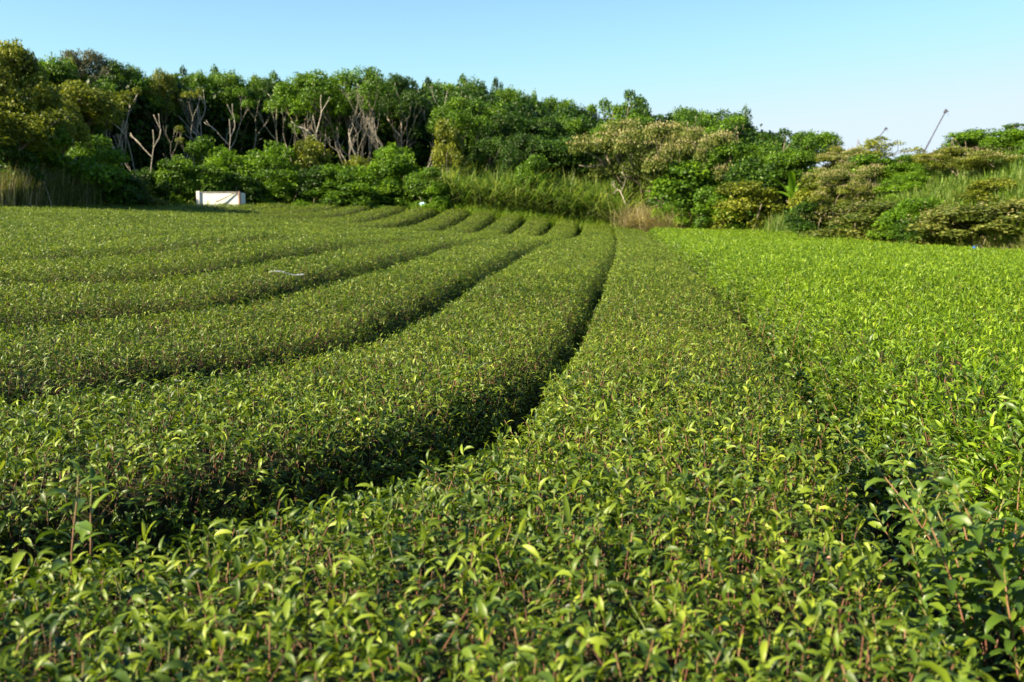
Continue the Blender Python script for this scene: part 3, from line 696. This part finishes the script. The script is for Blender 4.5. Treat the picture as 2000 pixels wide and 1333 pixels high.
(1700,392,170,1.6,'bushy',Ru,'pinkish blossoming shrub at the field edge, left of the bright bush',10),
(1790,385,110,1.6,'bushy',Br,'bright fresh bush between the two pinkish shrubs'),
(1800,420,100,.7,'bushy',D,'dark low bush at the foot of the bright fresh one'),
(1870,398,150,1.8,'bushy',Ru,'pinkish shrub left of the largest one, behind the blue bucket',11),
(1970,385,220,2.2,'bushy',Ru,'largest pinkish blossoming shrub at the right edge of the picture',12),
(1890,285,130,8,'flat',Ol,'dark flat-topped shrub on the upper right slope'),
(1950,345,120,5,'bushy',Ol,'olive bush in the tall grass on the right slope'),
(1700,300,110,8,'bushy',Mi,'mid green shrub on the slope below the smaller crane'),
(1770,335,90,6,'bushy',Br,'light shrub in the tall grass below the tall crane'),
]
for t in TREES: tree(*t)

# deep wood mass behind the front trees
def woodland():
    r = np.random.default_rng(5); acc = Acc()
    for k in range(3200):
        px = r.uniform(-120, 1560); v = ray(px, 430)[0]; top = np.interp(px, [0, 150, 250, 600, 900, 1050, 1150, 1300, 1500, 1650, 1800, 2000], [120, 150, 160, 165, 172, 205, 235, 230, 275, 325, 335, 300])
        e = r.uniform(13.5, 27); y = edge(v) + e; x = v * y; g = float(ground(x, y)); zt = ray(px, top)[2] * y + EYE
        if zt - g < 1: continue
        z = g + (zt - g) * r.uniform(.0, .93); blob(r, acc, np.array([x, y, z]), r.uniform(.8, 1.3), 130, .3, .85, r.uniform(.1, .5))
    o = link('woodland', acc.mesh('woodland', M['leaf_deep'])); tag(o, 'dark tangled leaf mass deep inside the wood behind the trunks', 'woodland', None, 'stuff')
woodland()

# ------------------------------------------------------------------ grasses
def blades(name, label, m, n, pxr, er, hr, lean=.35, w=.035, seed=1, clump=1.2, maxtop=None):
    r = np.random.default_rng(seed)
    nc = max(1, n // 22); px = r.uniform(*pxr, nc); e = r.uniform(*er, nc)
    hc = r.uniform(*hr, nc); v = (px - 1000) / 1944 * 1.007; yc = edge(v) + e; xc = v * yc
    ok = ~((np.abs(px - 430) < 62) & (e < 1.5)); xc, yc, hc, px, e = xc[ok], yc[ok], hc[ok], px[ok], e[ok]; nc = len(xc)
    i = r.integers(0, nc, n); x = xc[i] + r.normal(0, .22 * clump, n); y = yc[i] + r.normal(0, .22 * clump, n); h = hc[i] * r.uniform(.55, 1.1, n)
    P = np.c_[x, y, ground(x, y) - .05]; th = r.uniform(0, 6.28, n); az = np.c_[np.cos(th), np.sin(th), 0 * th]; up = np.tile([0, 0, 1.], (n, 1)); side = np.c_[-np.sin(th), np.cos(th), 0 * th]
    l = r.uniform(.1, lean * 2, n)[:, None]; h = h[:, None]; ww = (w * r.uniform(.6, 1.3, n))[:, None]
    st = []
    for t, q in ((0, .8), (.4, 1), (.75, .75)):
        c = P + up * h * (t - .25 * l * t ** 3) + az * h * l * t ** 2; st += [c + side * ww * q / 2, c - side * ww * q / 2]
    st.append(P + up * h * (1 - .45 * l) + az * h * l * 1.1)
    V = np.stack(st, 1); T = np.array([[0, 1, 3], [0, 3, 2], [2, 3, 5], [2, 5, 4], [4, 5, 6]]); acc = Acc(); addleaves(acc, V, T, np.clip(r.normal(.5, .22, n), 0, 1))
    o = link(name, acc.mesh(name, M[m])); tag(o, label, name.replace('_', ' '), None, 'stuff')
blades('reeds', 'dark reeds with dry stalks along the left field edge', 'reed_dark', 16000, (-60, 190), (.0, 3), (1.8, 2.9), .2, .045, 1)
blades('dry_reeds', 'brown dry stalks mixed into the reeds at left', 'reed_dry', 6000, (-60, 180), (-.1, 2.0), (1.4, 2.8), .15, .03, 2)
blades('tall_grass', 'tall drooping elephant grass behind the far tea rows', 'reed', 34000, (865, 1225), (1.6, 6.5), (1.3, 3.9), .6, .06, 3)
blades('dry_grass', 'straw coloured dead blades under the elephant grass', 'reed_dry', 15000, (865, 1230), (2.0, 4.5), (1.2, 2.6), .5, .045, 4)
blades('weeds', 'low bright weeds between the far row ends and the tall grass', 'weed', 26000, (820, 1260), (-.4, 2.6), (.6, 1.5), .5, .045, 5)
blades('weeds', 'low weeds along the field edge on both sides of the white basin', 'weed', 12000, (240, 860), (-.1, 1.6), (.35, .95), .5, .045, 6)
blades('dry_grass', 'straw coloured tussocks at the end of the tea boundary', 'reed_dry', 12000, (1222, 1312), (-.3, 2.2), (1.0, 2.7), .45, .035, 7)
blades('dry_grass', 'reddish dry grass along the foot of the shrubs at right', 'reed_dry', 12000, (1370, 2080), (.0, 1.3), (.4, 1.1), .5, .03, 8)
blades('weeds', 'green weeds between the shrubs at the right field edge', 'weed', 15000, (1330, 2080), (0, 4.5), (.5, 1.3), .45, .04, 9)
blades('tall_grass', 'grey-green tall grass covering the upper right slope', 'reed', 26000, (1700, 2100), (3.5, 9.5), (.7, 1.2), .25, .045, 10)
blades('weeds', 'light green grass on the lower right slope', 'weed', 16000, (1640, 2100), (1.5, 8), (.5, 1.2), .35, .04, 11)
blades('tall_grass', 'dark green grass clump in front of the banana plant', 'reed', 3500, (1505, 1560), (.2, 1.6), (1.0, 2.0), .2, .045, 12)
blades('weeds', 'undergrowth on the ground inside the wood', 'weed', 14000, (-80, 1500), (1.5, 14), (.5, 1.4), .5, .06, 13)

# ------------------------------------------------------------------ small things
import bmesh
def bx(bm, c, s, rz=0, rx=0, ry=0, bev=0):
    from mathutils import Matrix
    m = Matrix.Translation(c) @ Matrix.Rotation(rz, 4, 'Z') @ Matrix.Rotation(ry, 4, 'Y') @ Matrix.Rotation(rx, 4, 'X') @ Matrix.Diagonal((*s, 1))
    g = bmesh.ops.create_cube(bm, size=1, matrix=m)
    if bev:
        es = {e for v in g['verts'] for e in v.link_edges}; bmesh.ops.bevel(bm, geom=list(es), offset=bev, segments=2, affect='EDGES')
def bobj(name, bm, m, parent=None, loc=None):
    me = bpy.data.meshes.new(name); bm.to_mesh(me); bm.free(); me.materials.append(M[m]); return link(name, me, parent, loc)
def place(px, d): v = ray(px, 430)[0]; return v * d, d, float(ground(v * d, d))
# white basin
x, y, g = place(430, 56.2)
tz = ray(430, 398)[2] * y + EYE; hh = 22 / 1944 * y
root = empty('water_basin', (x, y, g), 'white rendered concrete basin with a dirty rim standing at the edge of the tea field', 'basin')
root.rotation_euler[2] = -.06; zb = tz - g; W2 = 1.15
bm = bmesh.new(); bx(bm, (.04, 0, (zb + hh) / 2 - .02), (2*W2 - .2, .1, zb + hh - .04), bev=.01); bobj('front_wall', bm, 'white_paint', root)
bm = bmesh.new(); bx(bm, (.04, 1.1, (zb + hh) / 2 - .02), (2*W2 - .2, .1, zb + hh - .04), bev=.01); bobj('rear_wall', bm, 'white_paint', root)
for s in (-1, 1):
    bm = bmesh.new(); bx(bm, (s * (W2 - .06), .55, (zb + hh) / 2 - .01), (.1, 1.0, zb + hh - .06), bev=.01); bobj('side_wall', bm, 'white_paint', root)
bm = bmesh.new(); bx(bm, (-W2 - .02, -.03, (zb + hh + .05) / 2), (.2, .2, zb + hh + .05), bev=.02); bobj('corner_post', bm, 'white_paint', root)
bm = bmesh.new(); bx(bm, (W2 + .01, -.03, (zb + hh + .02) / 2), (.1, .2, zb + hh + .02), bev=.02); bobj('corner_post', bm, 'rust', root)['label'] = 'rusty brown corner post'
bm = bmesh.new(); bx(bm, (.02, -.01, zb + hh - .015), (2*W2 - .24, .14, .045), bev=.01); bobj('rim', bm, 'grime', root)
a = Acc(); tube(a, [(0, 0, 0), (.4, 0, .17), (.9, .02, .42), (1.35, .03, .6)], .035, .02, 6); o = link('stick', a.mesh('stick', M['bark'], True), None, (x - .15, y - .17, tz + .08)); tag(o, 'dark stick leaning against the right half of the white basin', 'stick')
# blue bucket
def lathe(prof, seg=24):
    p = np.array(prof); th = np.linspace(0, 2*math.pi, seg, endpoint=False); V = np.stack([np.stack([r_*np.cos(th), r_*np.sin(th), 0*th + z_], 1) for r_, z_ in p], 0).reshape(-1, 3); n = len(p); T = []
    for i in range(n-1):
        for k in range(seg): a_ = i*seg+k; b_ = i*seg+(k+1) % seg; T.append([a_, b_, b_+seg, a_+seg])
    return V, T
x, y, g = place(1905, 32.2); zt = ray(1905, 494)[2] * y + EYE
root = empty('bucket', (x, y, zt - .06), 'blue plastic bucket tipped at the edge of the field under the pinkish shrubs', 'bucket')
V, T = lathe([(.001, 0), (.11, 0), (.15, .2), (.165, .2), (.165, .215), (.14, .215), (.10, .02), (.001, .02)]); link('body', mesh_np('body', V, T, M['blue_plastic'], smooth=True), root)
a = Acc(); tube(a, [(.16*math.cos(t), -.02 - .05*math.sin(t), .2 + .13*math.sin(t)) for t in np.linspace(0, math.pi, 9)], .006, .006, 5); link('handle', a.mesh('handle', M['grey_plastic']), root)
root.rotation_euler = (.1, .5, 0)
# pale strip, bag, leaves
def leafthing(name, px, py, d, L, Wd, m, label, cat, up=(0, 0, 1), th=0., kap=.5):
    x, y, z = at(px, py, d); up = nrm(np.array([up], float)); V, T = leaves(np.zeros((1, 3)), up, perp(up, np.array([th])), np.array([L]), np.array([Wd]), np.array([.2]), np.array([kap]), np.array([.2]), 0)
    a = Acc(); addleaves(a, V, T, np.array([.5])); me = a.mesh(name, M[m], True); tag(link(name, me, None, (x, y, z)), label, cat)
x, y, z = at(560, 541, 10.6); z = float(Tp(x, y)) + .07
bm = bmesh.new()
for k in range(9): bx(bm, ((k - 4) * .055, 0, .012 * math.sin(k * .8)), (.0555, .035 + .008 * math.sin(k), .006 ), ry=-.012*math.cos(k*.8)*3)
bmesh.ops.remove_doubles(bm, verts=bm.verts, dist=.003)
o = bobj('plastic_strip', bm, 'grey_plastic', None, (x, y, z)); o.scale = (.8, .7, 1); o.rotation_euler = (.35, .08, -.25); tag(o, 'short pale grey strip of plastic lying on a clipped tea row at left', 'plastic strip')
x, y, z = at(825, 399, 60.4); bm = bmesh.new(); bmesh.ops.create_icosphere(bm, subdivisions=3, radius=.17)
for v in bm.verts: v.co.z *= .6; v.co *= 1 + .18 * math.sin(v.co.x * 40 + v.co.y * 31) + .1 * math.sin(v.co.z * 70)
tag(bobj('plastic_bag', bm, 'pale_blue', None, (x, y, z)), 'crumpled pale blue plastic bag at the far field edge left of the tall reeds', 'plastic bag')
leafthing('dead_leaf', 1130, 866, 3.88, .05, .03, 'brown_leaf', 'dry pinkish brown leaf lying on the wide clipped row, centre', 'dead leaf')
leafthing('dead_leaf', 1605, 1085, 2.56, .055, .03, 'brown_leaf', 'dry orange-brown leaf on the wide clipped row near its right side', 'dead leaf', th=2.)
leafthing('dead_leaf', 1645, 1090, 2.54, .035, .022, 'brown_leaf', 'smaller dry leaf just right of the orange-brown one', 'dead leaf', th=4.)
leafthing('palm_frond', 1790, 477, 38.3, .6, .12, 'orange_leaf', 'orange-yellow dry frond at the field edge below the bright fresh bush', 'palm frond', th=1., kap=1.)
# fallen pale dead branch in the tall grass
r = np.random.default_rng(11); a = Acc(); tips = []
x, y, z = at(1222, 380, 60)
branch(r, a, (0, 0, -.6), (-.35, .1, 1), .8, .04, 3, tips, .7, (2, 3), 0, .012)
tag(link('dead_branch', a.mesh('dead_branch', M['dead'], True), None, (x, y, z)), 'bleached dead branch sticking out of the tall grass below the cream-blossomed tree', 'branch')
# banana plant
x, y, g = place(1545, 50.5); root = empty('banana_plant', (x, y, g), 'banana plant with a few upright broad leaves between the shrubs at right', 'banana plant')
a = Acc(); tube(a, [(0, 0, 0), (.03, 0, 1.2), (0, .02, 2.0)], .13, .07, 8); link('stalk', a.mesh('stalk', M['leaf_bright'], True), root)
for k, (az_, el, L) in enumerate([(3.0, 1.2, 1.8), (.3, 1.25, 1.7), (4.4, 1.35, 1.9), (1.6, 1.0, 1.5), (5.4, .9, 1.4), (2.3, .8, 1.3)]):
    a = Acc(); V, T = leaves(np.array([[0, 0, 1.9]]), np.array([[0, 0, 1.]]), np.array([[math.cos(az_), math.sin(az_), 0]]), np.array([L]), np.array([.42]), np.array([el]), np.array([.9]), np.array([0.]), 0); addleaves(a, V, T, np.array([.6])); link('leaf', a.mesh('leaf', M['leaf_bright'], True), root)
# cranes
def crane(px0, py0, px1, py1, d, w_, label, head, heads):
    A = np.array(at(px0, py0, d)); B = np.array(at(px1, py1, d)); A = A + (A - B) * (A[2] + 2) / (B[2] - A[2])   # down to the ground
    root = empty('mobile_crane', tuple(A), label, 'crane', 'cranes rising behind the trees'); D_ = B - A; Lr = np.linalg.norm(D_); ang = math.atan2(D_[0], D_[2])
    q = [0, .3, .55, .78, 1.0]
    for k in range(4):
        bm = bmesh.new(); ww = w_ * (1 - .17 * k); c = D_ * (q[k] + q[k+1]) / 2; bx(bm, tuple(c), (ww, ww, Lr * (q[k+1] - q[k]) + .3), ry=ang, bev=ww * .12); bobj('boom_section', bm, 'boom_grey', root)
        if k: bm = bmesh.new(); bx(bm, tuple(D_ * q[k]), (ww * 1.15, ww * 1.15, w_ * .7), ry=ang, bev=.02); bobj('collar', bm, 'boom_red', root)
    bm = bmesh.new(); bx(bm, tuple(D_ * 1.005), (w_ * 1.3, w_, w_ * 1.7), ry=ang, bev=.03); bx(bm, tuple(D_ + np.array([w_ * .9, 0, w_ * .3])), (w_ * 1.3, w_ * .35, w_ * .35), ry=.3, bev=.03); bobj('boom_head', bm, heads, root)
    a = Acc(); tube(a, [tuple(D_ + np.array([w_ * 1.4, 0, 0])), tuple(D_ + np.array([w_ * 1.4, 0, -.9]))], .02, .02, 4); link('cable', a.mesh('cable', M['boom_grey']), root)
    bm = bmesh.new(); bx(bm, (0, 0, .2), (3.2, 2.4, 1.6), bev=.1); bobj('cab', bm, heads, root)
crane(1804, 298, 1846, 219, 200, .42, 'taller crane, its long dark boom rising against the sky at right', 1, 'boom_grey')
crane(1712, 274, 1729, 253, 260, .42, 'smaller crane boom tip just showing over the trees at right', 1, 'boom_grey')
